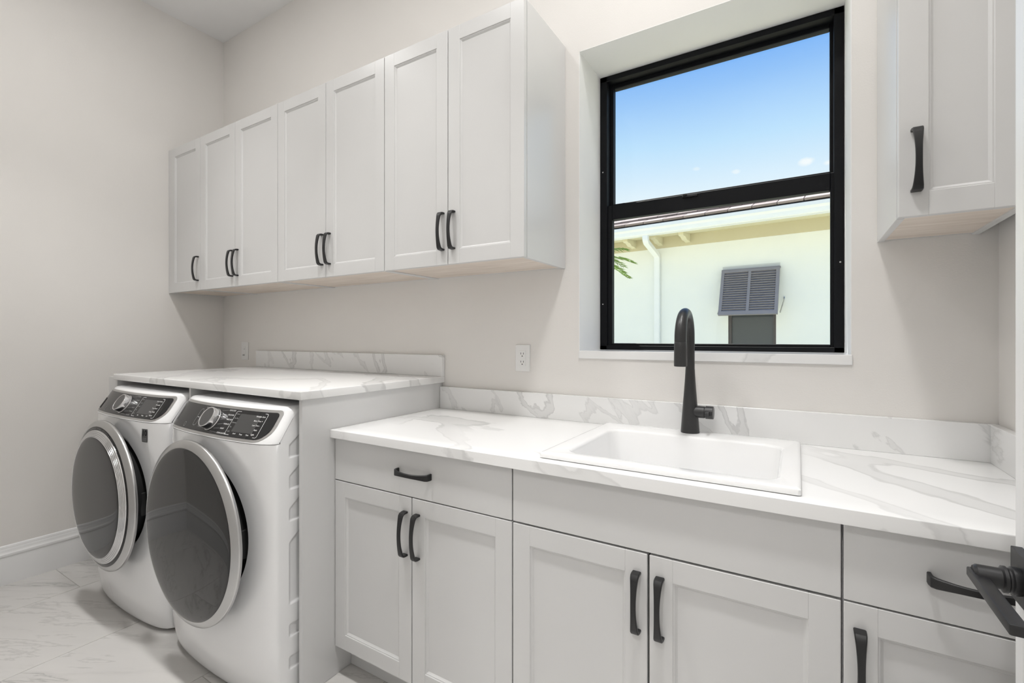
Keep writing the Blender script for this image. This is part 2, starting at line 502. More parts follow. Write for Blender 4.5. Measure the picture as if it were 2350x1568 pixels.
# ------------------------------------------------------------------ open door at the right of the camera
DXF = 0.252
door = struct('door_1', bx(DXF, DXF + .035, YF + .008, .903, .008, 2.42, bevel=.002), 'trim_white')
lv = obj('rosette', bx(.241, DXF + .001, .814, .880, .909, .975, bevel=.0012), 'black_metal', door)
bm = bmesh.new()
lathe(bm, [(.0165, .2412), (.0175, .238), (.0175, .233), (.0150, .2315), (.0150, .2295), (.0165, .228), (.0165, .2245), (.0130, .223), (.0128, .200), (.0105, .197)], 40, (0, .847, .940), 'x')
box(bm, .1935, .2100, .709, .8615, .931, .9435, bevel=.002, seg=2)
obj('lever', bm, 'black_metal', door, smooth=30)
obj('hinge', bx(DXF - .006, DXF, YF + .008, YF + .02, .25, .34), 'black_metal', door)
obj('hinge', bx(DXF - .006, DXF, YF + .008, YF + .02, 2.1, 2.19), 'black_metal', door)

# ------------------------------------------------------------------ cabinet parts
def handle_mesh():
    """arched pull, long axis z, projecting to -y, wide feet, narrow waist"""
    bm = bmesh.new()
    Lh = .0745
    path = []
    # foot -> arc -> foot as (z, y) centre line of the bar
    ctrl = [(-Lh + .004, 0.0), (-Lh + .004, -.010), (-Lh + .0055, -.0175), (-Lh + .011, -.0222)]
    for c in ctrl: path.append(c)
    n = 20
    for i in range(1, n):
        s = -1 + 2 * i / n
        zz = s * (Lh - .011)
        path.append((zz, -.0222 - .0095 * (1 - s * s)))
    for c in reversed(ctrl): path.append((-c[0], c[1]))
    rings = []
    for i, (z, y) in enumerate(path):
        a = path[max(i - 1, 0)]; b = path[min(i + 1, len(path) - 1)]
        t = Vector((b[0] - a[0], b[1] - a[1])).normalized()
        nrm = Vector((-t.y, t.x))        # in (z,y)
        k = min(1.0, abs(z) / Lh)
        w = .0062 + .0050 * k ** 2.2
        th = .0036
        ring = []
        for (sx, sn) in ((-1, -.6), (-.82, -1), (.82, -1), (1, -.6), (1, .6), (.82, 1), (-.82, 1), (-1, .6)):
            ring.append(bm.verts.new((sx * w, y + nrm.y * sn * th, z + nrm.x * sn * th)))
        rings.append(ring)
    for A, B in zip(rings, rings[1:]):
        for k in range(8):
            bm.faces.new((A[k], A[(k + 1) % 8], B[(k + 1) % 8], B[k]))
    bm.faces.new(rings[0][::-1]); bm.faces.new(rings[-1])
    bmesh.ops.recalc_face_normals(bm, faces=bm.faces)
    me = bpy.data.meshes.new('handle'); bm.to_mesh(me); bm.free()
    me.materials.append(M['black_metal'])
    for p in me.polygons: p.use_smooth = True
    me.set_sharp_from_angle(angle=radians(32))
    return me
HANDLE = handle_mesh()

STILE = .0555
def shaker_door(x0, x1, z0, z1, yf, parent, handle=None, hz=None, th=.020):
    """frame with a small stepped bead, recessed panel; yf is the front face"""
    bm = bmesh.new()
    s = STILE; b = .0012
    y1 = yf + th
    box(bm, x0, x0 + s, yf, y1, z0, z1, bevel=b, seg=1)
    box(bm, x1 - s, x1, yf, y1, z0, z1, bevel=b, seg=1)
    box(bm, x0 + s - .001, x1 - s + .001, yf, y1, z1 - s, z1, bevel=b, seg=1)
    box(bm, x0 + s - .001, x1 - s + .001, yf, y1, z0, z0 + s, bevel=b, seg=1)
    # inner bead: sloped step around the panel
    xi0, xi1, zi0, zi1 = x0 + s, x1 - s, z0 + s, z1 - s
    def ringv(d, y): return [bm.verts.new(p) for p in ((xi0 + d, y, zi0 + d), (xi1 - d, y, zi0 + d), (xi1 - d, y, zi1 - d), (xi0 + d, y, zi1 - d))]
    R = [ringv(-.001, yf + .0028), ringv(.0030, yf + .0030), ringv(.0060, yf + .0062), ringv(.0085, yf + .0082), ringv(.0090, yf + .012)]
    for A, B in zip(R, R[1:]):
        for k in range(4):
            bm.faces.new((A[k], A[(k + 1) % 4], B[(k + 1) % 4], B[k]))
    d = obj('door', bm, 'cabinet_paint', parent)
    obj('door_panel', bx(xi0 + .004, xi1 - .004, yf + .0085, y1 - .003, zi0 + .004, zi1 - .004), 'cabinet_paint', d)
    if handle is not None:
        inst('handle', HANDLE, d, (handle, yf, hz))
    return d

UY = 1.428                      # front of the wall cabinet doors
UZ0, UZ1 = 1.535, 2.447
def wall_cabinet(x0, x1, doors, label, filler=None, endpanel=False, group='wall cabinets above the laundry worktop'):
    c = empty('wall_cabinet', ((x0 + x1) / 2, YB, UZ0))
    tag(c, label, 'cabinet', group)
    yc = UY + .021
    t = .016
    bm = bmesh.new()
    for a in ((x0, x0 + t), (x1 - t, x1)):
        box(bm, a[0], a[1], yc, YB - .001, UZ0, UZ1, bevel=.0006, seg=1)
    box(bm, x0 + t, x1 - t, yc, YB - .001, UZ1 - t, UZ1)
    box(bm, x0 + t, x1 - t, YB - .012, YB - .001, UZ0 + .004, UZ1 - t)
    obj('body', bm, 'cabinet_paint', c)
    obj('bottom_panel', bx(x0 + t, x1 - t, yc + .001, YB - .012, UZ0 + .004, UZ0 + .018), 'maple_ply', c)
    obj('gap_shade_board', bx(x0 + t, x1 - t, yc + .003, yc + .005, UZ0 + .018, UZ1 - t), 'cabinet_gap_shade', c)  # dark sheet behind the doors, paints the shade in their gaps
    for (a, b, hx) in doors:
        shaker_door(a, b, UZ0 + .001, UZ1 - .001, UY, c, hx, UZ0 + .1300)
    if filler:
        obj('filler_strip', bx(filler[0], filler[1], yc - .018, yc + .02, UZ0, UZ1), 'cabinet_paint', c)
    return c
g = .0016
hd = .0265
e = [-3.414, -3.040, -2.6635, -2.268, -1.889, -1.5045, -1.160, -0.818]
wall_cabinet(e[0], e[1], [(e[0] + g, e[1] - g, e[1] - hd)], 'pale grey single-door wall cabinet in the left corner', filler=(XL + .001, e[0]))
wall_cabinet(e[1], e[3], [(e[1] + g, e[2] - g, e[2] - hd), (e[2] + g, e[3] - g, e[2] + hd)], 'pale grey two-door wall cabinet next to the single-door corner one')
wall_cabinet(e[3], e[5], [(e[3] + g, e[4] - g, e[4] - hd), (e[4] + g, e[5] - g, e[4] + hd)], 'pale grey two-door wall cabinet between two other two-door ones')
wall_cabinet(e[5], e[7], [(e[5] + g, e[6] - g, e[6] - hd), (e[6] + g, e[7] - g, e[6] + hd)], 'pale grey two-door wall cabinet with its bright side beside the window')
wall_cabinet(.201, .424, [(.2026, .4224, .2026 + hd + .006)], 'pale grey narrow wall cabinet right of the window', filler=(.424, XR - .001), group=None)

# ------------------------------------------------------------------ base cabinets
BY = 1.1475
BZ0, BZD, BZ1 = .112, .727, .8815
def base_cabinet(x0, x1, split, label, drawer_handle=True, handles=(), gp=.0018):
    c = empty('base_cabinet', ((x0 + x1) / 2, YB - .05, 0.0))
    tag(c, label, 'cabinet', 'base cabinets under the stone countertop')
    yc = BY + .021
    t = .016
    bm = bmesh.new()
    box(bm, x0 + .0005, x0 + t, yc, YB - .002, BZ0, BZ1 + .001); box(bm, x1 - t, x1 - .0005, yc, YB - .002, BZ0, BZ1 + .001)
    box(bm, x0 + t, x1 - t, yc, YB - .002, BZ0, BZ0 + t)
    box(bm, x0 + t, x1 - t, YB - .014, YB - .002, BZ0 + t, BZ1)
    obj('body', bm, 'cabinet_paint', c)
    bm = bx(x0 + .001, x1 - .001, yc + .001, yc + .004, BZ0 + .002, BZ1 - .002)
    obj('gap_shade_board', bm, 'cabinet_gap_shade', c)  # dark sheet that colours the gaps between fronts as shade
    obj('toe_kick', bx(x0, x1, 1.223, 1.238, 0.001, BZ0), 'cabinet_paint', c)
    dn = 'drawer' if drawer_handle else 'false_front'
    d = obj(dn, bx(x0 + gp, x1 - gp, BY, BY + .02, BZD + gp, BZ1 - .003, bevel=.0012, seg=1), 'cabinet_paint', c)
    if drawer_handle:
        inst('handle', HANDLE, d, ((x0 + x1) / 2 + .010, BY, .8065), rot=(0, pi / 2, 0))
    xs = [x0] + ([split] if split else []) + [x1]
    for k in range(len(xs) - 1):
        shaker_door(xs[k] + gp, xs[k + 1] - gp, BZ0, BZD - gp, BY, c, handles[k], .604)
    return c
base_cabinet(-1.466, -.6975, -1.083, 'pale grey base cabinet with one drawer over two doors beside the dryer panel', True, (-1.083 - .028, -1.083 + .026))
base_cabinet(-.6975, .0755, -.311, 'pale grey sink base cabinet with plain front over two doors', False, (-.311 - .028, -.311 + .028), .0026)
base_cabinet(.0755, XR - .002, None, 'pale grey base cabinet with drawer over one door next to the black door lever', True, (.0755 + .028,))

# ------------------------------------------------------------------ countertop with backsplash (one continuous stone top)
CZ0, CZ1 = .884, .915
SX0, SX1, SY0, SY1 = -.585, -.030, 1.19, 1.63     # cut-out for the sink
ct = empty('countertop', (-.5, 1.45, CZ0)); tag(ct, 'white veined stone countertop around the sink with low backsplash', 'countertop')
def slab_with_hole(x0, x1, y0, y1, z0, z1, hx0, hx1, hy0, hy1, bev):
    bm = bmesh.new()
    xs = [x0, hx0, hx1, x1]; ys = [y0, hy0, hy1, y1]
    V = {}
    for k, z in enumerate((z0, z1)):
        for i, xx in enumerate(xs):
            for j, yy in enumerate(ys): V[i, j, k] = bm.verts.new((xx, yy, z))
    for i in range(3):
        for j in range(3):
            if i == 1 and j == 1: continue
            for k in (0, 1): bm.faces.new((V[i, j, k], V[i + 1, j, k], V[i + 1, j + 1, k], V[i, j + 1, k]))
    for i in range(3):
        for j in (0, 3): bm.faces.new((V[i, j, 0], V[i + 1, j, 0], V[i + 1, j, 1], V[i, j, 1]))
    for j in range(3):
        for i in (0, 3): bm.faces.new((V[i, j, 0], V[i, j + 1, 0], V[i, j + 1, 1], V[i, j, 1]))
    for i, j, i2, j2 in ((1, 1, 2, 1), (2, 1, 2, 2), (2, 2, 1, 2), (1, 2, 1, 1)):
        bm.faces.new((V[i, j, 0], V[i2, j2, 0], V[i2, j2, 1], V[i, j, 1]))
    es = [ed for ed in bm.edges if all(abs(v.co.y - y0) < 1e-6 for v in ed.verts) and (abs(ed.verts[0].co.z - ed.verts[1].co.z) < 1e-6)]
    bmesh.ops.bevel(bm, geom=es, offset=bev, segments=3, profile=.5, affect='EDGES')
    return bm
obj('slab', slab_with_hole(-1.466, XR - .001, 1.127, YB - .001, CZ0, CZ1, SX0, SX1, SY0, SY1, .003), 'quartz', ct, smooth=30)
obj('backsplash', bx(-1.4655, XR - .001, 1.745, YB - .001, CZ1, 1.018, bevel=.001, seg=1), 'quartz_wall', ct)
obj('side_splash', bx(XR - .022, XR - .001, 1.129, 1.7448, CZ1, 1.018, bevel=.001, seg=1), 'quartz_wall', ct)

# ------------------------------------------------------------------ laundry worktop and its supports
wt = empty('laundry_worktop', (-2.2, 1.4, 1.036)); tag(wt, 'white veined stone worktop with backsplash above the washer and dryer', 'worktop')
obj('slab', bx(-3.004, -1.453, 1.0, YB - .001, 1.036, 1.066, bevel=.003, seg=3), 'quartz', wt, smooth=30)
obj('backsplash', bx(-3.006, -1.453, 1.745, YB - .001, 1.066, 1.168, bevel=.001, seg=1), 'quartz_wall', wt)
ep = obj('end_panel', bx(-1.4845, -1.4665, 1.014, YB - .001, 0.001, 1.0355, bevel=.0006, seg=1), 'cabinet_paint')
tag(ep, 'tall pale grey end panel between dryer and base cabinets', 'panel', 'panels carrying the laundry worktop')
mp_ = obj('support_panel', bx(-2.243, -2.230, 1.010, YB - .001, 0.001, 1.0355), 'cabinet_paint')
tag(mp_, 'thin white support panel between washer and dryer', 'panel', 'panels carrying the laundry worktop')
bm = bx(-3.0035, -2.990, 1.012, YB - .001, 0.001, 1.0355)
box(bm, -3.096, -3.0045, 1.012, YB - .001, 0.001, 1.047)
lp = obj('support_panel', bm, 'cabinet_paint')
tag(lp, 'white boxed support panel left of the washer', 'panel', 'panels carrying the laundry worktop')

# ------------------------------------------------------------------ laundry machines (GE-type front loaders, built in local coords)
HW, R0, ZD = .3555, .258, .556
DEP = .745
def plan(x):
    t = min(abs(x) / HW, 1.0)
    return -.040 * sqrt(max(0.0, 1 - t ** 8)) - .028 * (1 - t * t)
def front_y(x, z):
    y = plan(x)
    if z < .2:
        q = (.2 - z) / .2
        y += .036 * (1 - sqrt(max(0.0, 1 - q * q)))
    # shallow dish around the door opening with a soft shoulder
    r = sqrt(x * x + (z - ZD) ** 2)
    q = max(0.0, min(1.0, (.352 - r) / .03)); q = q * q * (3 - 2 * q)
    w = max(0.0, 1 - (abs(x) / HW) ** 10)
    y += .0008 * q * w
    y -= .0012 * exp(-((r - .352) / .016) ** 2) * w
    return y
ZT, SL = .893, .127            # console: bottom height and slanted length
KZ, KY = .107 / .127, .068 / .127
def con(x, s, lift=0.0):
    zz = ZT + s * KZ
    if s > .09: zz -= .0108 * (1 - sqrt(max(0.0, 1 - min(1.0, max(0.0, (abs(x) - .318) / (HW - .318))) ** 2))) * ((s - .09) / .037) ** 2
    return Vector((x, plan(x) + s * KY - lift * KZ, zz + lift * KY))
def grid(bm, rows):
    V = [[bm.verts.new(p) for p in r] for r in rows]
    for a, b in zip(V, V[1:]):
        for i in range(len(a) - 1):
            bm.faces.new((a[i], a[i + 1], b[i + 1], b[i]))
    return V
XS = [-HW + HW * 2 * i / 60 for i in range(61)]
XS = sorted(set(XS + [sg * HW * k for sg in (-1, 1) for k in (.975, .985, .9925, .997)]))

def text_verts(body, size, align='LEFT', bold=False):
    cu = bpy.data.curves.new('t', 'FONT'); cu.body = body; cu.size = size; cu.align_x = align; cu.align_y = 'CENTER'
    cu.resolution_u = 2
    if bold: cu.offset = size * .02
    to = bpy.data.objects.new('t', cu); COL.objects.link(to)
    dg = bpy.context.evaluated_depsgraph_get(); dg.update()
    me = bpy.data.meshes.new_from_object(to.evaluated_get(dg))
    vs = [v.co.copy() for v in me.vertices]; fs = [tuple(p.vertices) for p in me.polygons]
    bpy.data.objects.remove(to, do_unlink=True); bpy.data.curves.remove(cu); bpy.data.meshes.remove(me)
    return vs, fs
def add_flat(bm, vs, fs, fn):
    V = [bm.verts.new(fn(v)) for v in vs]
    for f in fs:
        try: bm.faces.new([V[i] for i in f])
        except ValueError: pass
def add_text(bm, body, size, x, y, fn, align='LEFT', bold=False):
    vs, fs = text_verts(body, size, align, bold)
    add_flat(bm, vs, fs, lambda v: fn(x + v.x, y + v.y))
def add_stroke(bm, pts, w, fn, closed=False):
    n = len(pts); L_, R_ = [], []
    for i, p in enumerate(pts):
        a = pts[(i - 1) % n] if (closed or i > 0) else p
        b = pts[(i + 1) % n] if (closed or i < n - 1) else p
        t = Vector((b[0] - a[0], b[1] - a[1])).normalized(); nn = (-t.y * w / 2, t.x * w / 2)
        L_.append(bm.verts.new(fn(p[0] + nn[0], p[1] + nn[1]))); R_.append(bm.verts.new(fn(p[0] - nn[0], p[1] - nn[1])))
    for i in range(n if closed else n - 1):
        j = (i + 1) % n
        bm.faces.new((L_[i], L_[j], R_[j], R_[i]))
def round_rect(x0, x1, y0, y1, r, n=5):
    P = []
    for (cx, cy, a0) in ((x1 - r, y0 + r, -90), (x1 - r, y1 - r, 0), (x0 + r, y1 - r, 90), (x0 + r, y0 + r, 180)):
        for k in range(n + 1):
            a = radians(a0 + 90 * k / n); P.append((cx + r * cos(a), cy + r * sin(a)))
    return P

def front_panel(bm):
    z0, z1 = .012, .8885
    B = []
    nh, nv = 30, 36
    for i in range(nh): B.append((-HW + 2 * HW * i / nh, z0))
    for i in range(nv): B.append((HW, z0 + (z1 - z0) * i / nv))
    for i in range(nh): B.append((HW - 2 * HW * i / nh, z1))
    for i in range(nv): B.append((-HW, z1 - (z1 - z0) * i / nv))
    S = [0, .08, .16, .25, .33, .41, .49, .57, .65, .72, .78, .83, .87, .90, .925, .95, .965, .98, .992, 1]
    rings = []
    def inner(b, r):
        d = Vector((b[0], b[1] - ZD)).normalized(); return d.x * r, ZD + d.y * r
    for r, dy in ((R0 - .010, .075), (R0 - .007, .030), (R0 - .004, .006), (R0 - .0015, .0012)):
        ring = []
        for b in B:
            px, pz = inner(b, r); qx, qz = inner(b, R0)
            ring.append(bm.verts.new((px, front_y(qx, qz) + dy, pz)))
        rings.append(ring)
    for s in S:
        ring = []
        for b in B:
            ax, az = inner(b, R0)
            px, pz = ax + (b[0] - ax) * s, az + (b[1] - az) * s
            ring.append(bm.verts.new((px, front_y(px, pz), pz)))
        rings.append(ring)
    n = len(B)
    # return flange at the sides
    rings.append([bm.verts.new((v.co.x * .998, max(v.co.y, 0) + .012 if abs(v.co.x) > HW * .99 else v.co.y + .03, v.co.z)) for v in rings[-1]])
    for a, b in zip(rings, rings[1:]):
        for i in range(n):
            j = (i + 1) % n
            bm.faces.new((a[i], a[j], b[j], b[i]))
    return bm

def sd_pocket(y, z, p):
    y0, zb, zt, ch = p
    d = min(y - y0, z - zb)
    top = (zt - z) if not ch else (zt + (y - y0) * 0.85 - z)
    return min(d, top)
POCKETS = [(.036, .835, .878, 1), (.036, .725, .770, 1), (.036, .615, .657, 1), (.036, .326, .540, 1), (.036, .213, .258, 0), (.036, .100, .145, 0)]
def side_y0(z):
    s = max(0.0, (z - ZT) / KZ)
    return max(.003, s * KY + .0012)
def side_panel(sign, fine):
    bm = bmesh.new()
    ny, nz = (56, 260) if fine else (4, 30)
    rows = []
    for j in range(nz + 1):
        z = .02 + (.9893 - .02) * j / nz
        y0 = side_y0(z)
        row = []
        for i in range(ny + 1):
            if fine:
                y = y0 + .21 * i / ny if i < ny else DEP
            else:
                y = y0 + (DEP - y0) * i / ny
            d = max(sd_pocket(y, z, p) for p in POCKETS) if fine and y < .25 else -1
            k = max(0.0, min(1.0, d / .006)); k = k * k * (3 - 2 * k)
            row.append((sign * (HW - .0005 - .0055 * k), y, z))
        rows.append(row)
    grid(bm, rows)
    return bm

def machine(name, label, X, kind):
    root = empty(name, (X, .955, 0.0))
    tag(root, label, 'washing machine' if kind == 'washer' else 'dryer', 'front-loading laundry machines under the worktop')
    obj('front_panel', front_panel(bmesh.new()), 'appliance_white', root, local=True, smooth=40)
    # dark shell behind the seams and inside the door opening
    bm = bmesh.new()
    box(bm, -HW + .010, HW - .010, .010, DEP - .01, .03, .90)
    obj('inner_shell', bm, 'appliance_gap', root, local=True)
    bm = bmesh.new()
    lathe(bm, [(R0 - .004, .004), (.235, -.004), (.22, .0095)], 72, (0, 0, ZD), 'y', close=False)
    obj('door_seal', bm, 'rubber', root, local=True, smooth=40)
    for sg in (-1, 1):
        o = obj('side_panel', side_panel(sg, kind == 'dryer' and sg == 1), 'appliance_white', root, local=True, smooth=60)
    # console shell and top deck
    bm = bmesh.new()
    def edge(x):
        q = max(0.0, (abs(x) - .318) / (HW - .318)); return 1 - sqrt(max(0.0, 1 - q * q))
    rows = []
    rows.append([(x, plan(x) + .006, .8895) for x in XS])
    rows.append([(x, plan(x) - .0005, .8905) for x in XS])
    for s in (0, .03, .06, .09, .112, .119, .124, .127):
        rows.append([tuple(con(x, s)) for x in XS])
    for dy, dz in ((.004, .0035), (.010, .0065), (.018, .0082), (.030, .009), (.08, .0095)):
        rows.append([(x, plan(x) * (1 - (dy > .05)) + .068 + dy, ZT + .107 + dz - edge(x) * (.0108 + .0092 * dz / .0095)) for x in XS])
    rows.append([(x, DEP, ZT + .1165 - .020 * edge(x)) for x in XS])
    rows.append([(x, DEP, .5) for x in XS])
    V = grid(bm, rows)
    obj('top_shell', bm, 'appliance_white', root, local=True, smooth=40)
    # chrome trim and dark control glass
    def strip(s0, s1, x0, x1, r_low, r_up, lift, n=14):
        bm = bmesh.new(); rows = []
        for j in range(n + 1):
            k = j / n; s = s0 + (s1 - s0) * (0.5 - 0.5 * cos(pi * k))
            dx = 0.0
            if s - s0 < r_low: q = 1 - (s - s0) / r_low; dx = max(dx, r_low * (1 - sqrt(max(0, 1 - q * q))))
            if s1 - s < r_up: q = 1 - (s1 - s) / r_up; dx = max(dx, r_up * (1 - sqrt(max(0, 1 - q * q))))
            xe = x1 - dx
            rows.append([tuple(con(x0 + (xe - x0) * i / 56, s, lift)) for i in range(57)])
        grid(bm, rows)
        return bm
    obj('console_trim', strip(.0015, .1235, -.3515, .334, .060, .016, .0012), 'satin_chrome', root, local=True, smooth=40)
    cp = obj('control_panel', strip(.0105, .1130, -.3500, .3235, .050, .012, .0024), 'panel_dark', root, local=True, smooth=40)
    F = lambda x, s: con(x, s, .0031)
    bmw = bmesh.new(); bmg = bmesh.new()
    add_stroke(bmw, round_rect(.118, .283, .017, .106, .006), .0016, F, True)
    add_stroke(bmg, round_rect(-.122, -.098, .028, .096, .0118, 8), .0016, F, True)
    dryer = kind == 'dryer'
    right = ['QUICK DRY', 'DELICATES', 'TIMED DRY', 'WARM UP', 'BULKY', 'STEAM SANITIZE'] if dryer else ['WHITES', 'COLORS', 'NORMAL', 'BULKY', 'TOWELS', 'SANITIZE']
    left = ['MIXED LOADS', 'JEANS', 'TOWELS', 'CASUALS', 'NORMAL'] if dryer else ['DELICATES', 'QUICK', 'ACTIVE', 'RINSE', 'SELF CLEAN']
    for k, w_ in enumerate(right):
        s = .106 - .0175 * k
        tgt = bmw if dryer else bmg
        x_ = .070 + .010 * sin(pi * k / 5)
        add_text(tgt, w_, .0072, x_, s, F, 'LEFT', True)
        a = radians(55 - 24 * k)
        add_stroke(bmg, [(.046 * cos(a), .062 + .046 * sin(a)), (x_ - .003, s)], .0009, F)
    for k, w_ in enumerate(left):
        add_text(bmg, w_, .0064, -.050 - .006 * sin(pi * k / 4), .104 - .019 * k, F, 'RIGHT', True)
    add_text(bmw, 'Power' if dryer else 'Start', .0060, -.110, .062, F, 'CENTER')
    for k, w_ in enumerate(['Wrinkle Care', 'More Time +', 'Less Time -', 'Start', 'Light'] if dryer else ['Extra Rinse', 'Prewash', 'Time Saver', 'Delay Wash', 'Steam']):
        add_text(bmw, w_, .0078, .276 - .002 * k, .094 - .0165 * k, F, 'RIGHT', True)
    for k, w_ in enumerate(['Sensor', 'Eco Dry', 'Extended', 'Dry', 'Level'] if dryer else ['Sensor', 'Locked', 'Rinsing', 'Spin', 'Soil']):
        add_text(bmg, w_, .0066, .124, .096 - .0165 * k, F, 'LEFT', True)
    for k, w_ in enumerate(['Level', 'Temp', 'Time'] if dryer else ['Soil', 'Temp', 'Spin']):
        add_text(bmw, w_, .0070, .162 + .034 * k, .024, F, 'LEFT', True)
    add_text(bmg, 'Profile', .0150, -.340, .098, F, 'LEFT')
    add_stroke(bmg, round_rect(-.19, -.178, .018, .034, .002, 2), .0012, F, True)
    obj('white_printing', bmw, 'print_white', cp, local=True)['kind'] = 'stuff'
    obj('grey_printing', bmg, 'print_grey', cp, local=True)['kind'] = 'stuff'
    # display field
    bm = bmesh.new(); rows = [[tuple(con(.146 + (.255 - .146) * i / 8, s, .0028)) for i in range(9)] for s in (.030, .060, .098)]
    grid(bm, rows)
    obj('display', bm, 'knob_face', cp, local=True)
    if not dryer:
        bm = bmesh.new(); grid(bm, [[tuple(con(-.345 + .07 * i / 4, s, .0036)) for i in range(5)] for s in (.020, .045, .072)])
        obj('detergent_door', bm, 'window_black', cp, local=True)
    # knob
    kc = con(0.0, .062, .002); ax = Vector((0, -KZ, KY))
    rot = Vector((0, 0, 1)).rotation_difference(ax).to_matrix().to_4x4()
    bm = lathe(bmesh.new(), [(.0425, 0), (.0425, .004), (.0405, .006), (.0395, .026), (.0385, .0285), (.0355, .0290), (.0345, .0275)], 56, close=False)
    bmesh.ops.transform(bm, matrix=Matrix.Translation(kc) @ rot, verts=bm.verts)
    kn = obj('knob', bm, 'chrome', root, local=True, smooth=35)
    bm = lathe(bmesh.new(), [(.0350, .0276), (.030, .0272), (0, .0268)], 48)
    bmesh.ops.transform(bm, matrix=Matrix.Translation(kc) @ rot, verts=bm.verts)
    obj('knob_face', bm, 'knob_face', kn, local=True, smooth=40)
    # round door
    C = (0, 0, ZD)
    obj('door_back', lathe(bmesh.new(), [(.205, .006), (.212, -.030), (.235, -.075), (.300, -.100), (.318, -.108)], 112, C, 'y', close=False), 'rubber', root, local=True, smooth=40)
    obj('latch', bx(.205, .226, -.062, -.020, ZD - .07, ZD + .03, bevel=.003), 'appliance_gap', root, local=True)
    if dryer:
        bm = lathe(bmesh.new(), [(.316, -.106), (.3265, -.1085), (.3282, -.112), (.3275, -.1190), (.3255, -.1215), (.3050, -.1318), (.3020, -.1328), (.3000, -.1305)], 160, C, 'y', close=False)
        dr = obj('door_ring', bm, 'satin_chrome', root, local=True, smooth=40)
        prof = [(.3012, -.1310)] + [(.3012 * cos(a), -.1312 - .012 * sin(a)) for a in [radians(90 * k / 16) for k in range(1, 16)]] + [(0, -.1432)]
        bm = lathe(bmesh.new(), prof, 144, C, 'y', close=False)
        obj('door_glass', bm, 'door_glass_dark', dr, local=True, smooth=60)
    else:
        bm = lathe(bmesh.new(), [(.316, -.106), (.3275, -.1085), (.3292, -.112), (.3285, -.1190), (.3265, -.1215), (.3055, -.1318), (.3035, -.1325), (.3020, -.1300)], 160, C, 'y', close=False)
        dr = obj('door_ring', bm, 'satin_chrome', root, local=True, smooth=40)
        bm = lathe(bmesh.new(), [(.3025, -.1305), (.2990, -.1322), (.2905, -.1350), (.2885, -.1320)], 144, C, 'y', close=False)
        obj('vent_band', bm, 'panel_dark', dr, local=True, smooth=40)
        pr = [(.2895, -.1330), (.2888, -.1375)]
        for k in range(4):
            r = .2880 - .0062 * k; y = -.1385 - .0028 * k
            pr += [(r, y), (r - .0045, y - .0020), (r - .0056, y - .0004)]
        pr += [(.2630, -.1500), (.2605, -.1505), (.2590, -.1475)]
        bm = lathe(bmesh.new(), pr, 144, C, 'y', close=False)
        obj('inner_ring', bm, 'chrome', dr, local=True, smooth=40)
        prof = [(.2602, -.1485)] + [(.2602 * cos(a), -.1488 - .010 * sin(a)) for a in [radians(90 * k / 14) for k in range(1, 14)]] + [(0, -.1588)]
        bm = lathe(bmesh.new(), prof, 128, C, 'y', close=False)
        obj('door_glass', bm, 'door_glass_dark', dr, local=True, smooth=60)
        # lettering around the top of the vent band
        bm = bmesh.new(); word = 'ULTRAFRESH VENT SYSTEM +'
        for i, ch in enumerate(word):
            if ch == ' ': continue
            a = radians(90 + 27 - 54 * i / (len(word) - 1)); rr = .2948
            vs, fs = text_verts(ch, .0100, 'CENTER')
            def fn(v, a=a):
                lx, ly = v.x, v.y
                px = cos(a) * (rr + ly) + sin(a) * lx; pz = sin(a) * (rr + ly) - cos(a) * lx
                return (px, -.1352, ZD + pz)
            add_flat(bm, vs, fs, fn)
        obj('band_lettering', bm, 'print_grey', dr, local=True)
        # warranty badge
        bx0, bz0, bw, bh = .226, .806, .038, .056
        G = lambda x, z, k=.0016: (x, front_y(x, z) - k, z)
        bm = bmesh.new(); grid(bm, [[G(bx0 + bw * i / 4, bz0 + bh * j / 4) for i in range(5)] for j in range(5)])
        bd = obj('badge', bm, 'badge_grey', root, local=True)
        bm = bmesh.new()
        add_text(bm, '10', .034, bx0 + bw / 2, bz0 + bh * .68, lambda x, z: G(x, z, .0024), 'CENTER', True)
        obj('badge_number', bm, 'window_black', bd, local=True)
        bm = bmesh.new()
        for k in range(4):
            add_stroke(bm, [(bx0 + .006, bz0 + .017 - .0038 * k), (bx0 + bw - .006, bz0 + .017 - .0038 * k)], .0012, lambda x, z: G(x, z, .0024))
        obj('badge_text', bm, 'print_grey', bd, local=True)
        # pump filter access door outline, low on the front
        bm = bmesh.new()
        add_stroke(bm, [(-.33, .118), (-.10, .118), (-.088, .106), (-.075, .05)], .0014, lambda x, z: G(x, z, .0008))
        obj('access_door_seam', bm, 'print_grey', root, local=True)
    for sx in (-1, 1):
        for yy in (.06, .66):
            obj('foot', lathe(bmesh.new(), [(.018, 0), (.020, .004), (.014, .010), (.012, .032)], 20, (sx * .30, yy, 0), 'z'), 'rubber', root, local=True)
    return root
machine('tumble_dryer', 'white front-loading dryer with wide dark glass door and chrome ring, beside the end panel', -1.8605, 'dryer')
machine('washing_machine', 'white front-loading washing machine with stepped chrome door rings and 10 badge, near left wall', -2.6250, 'washer')

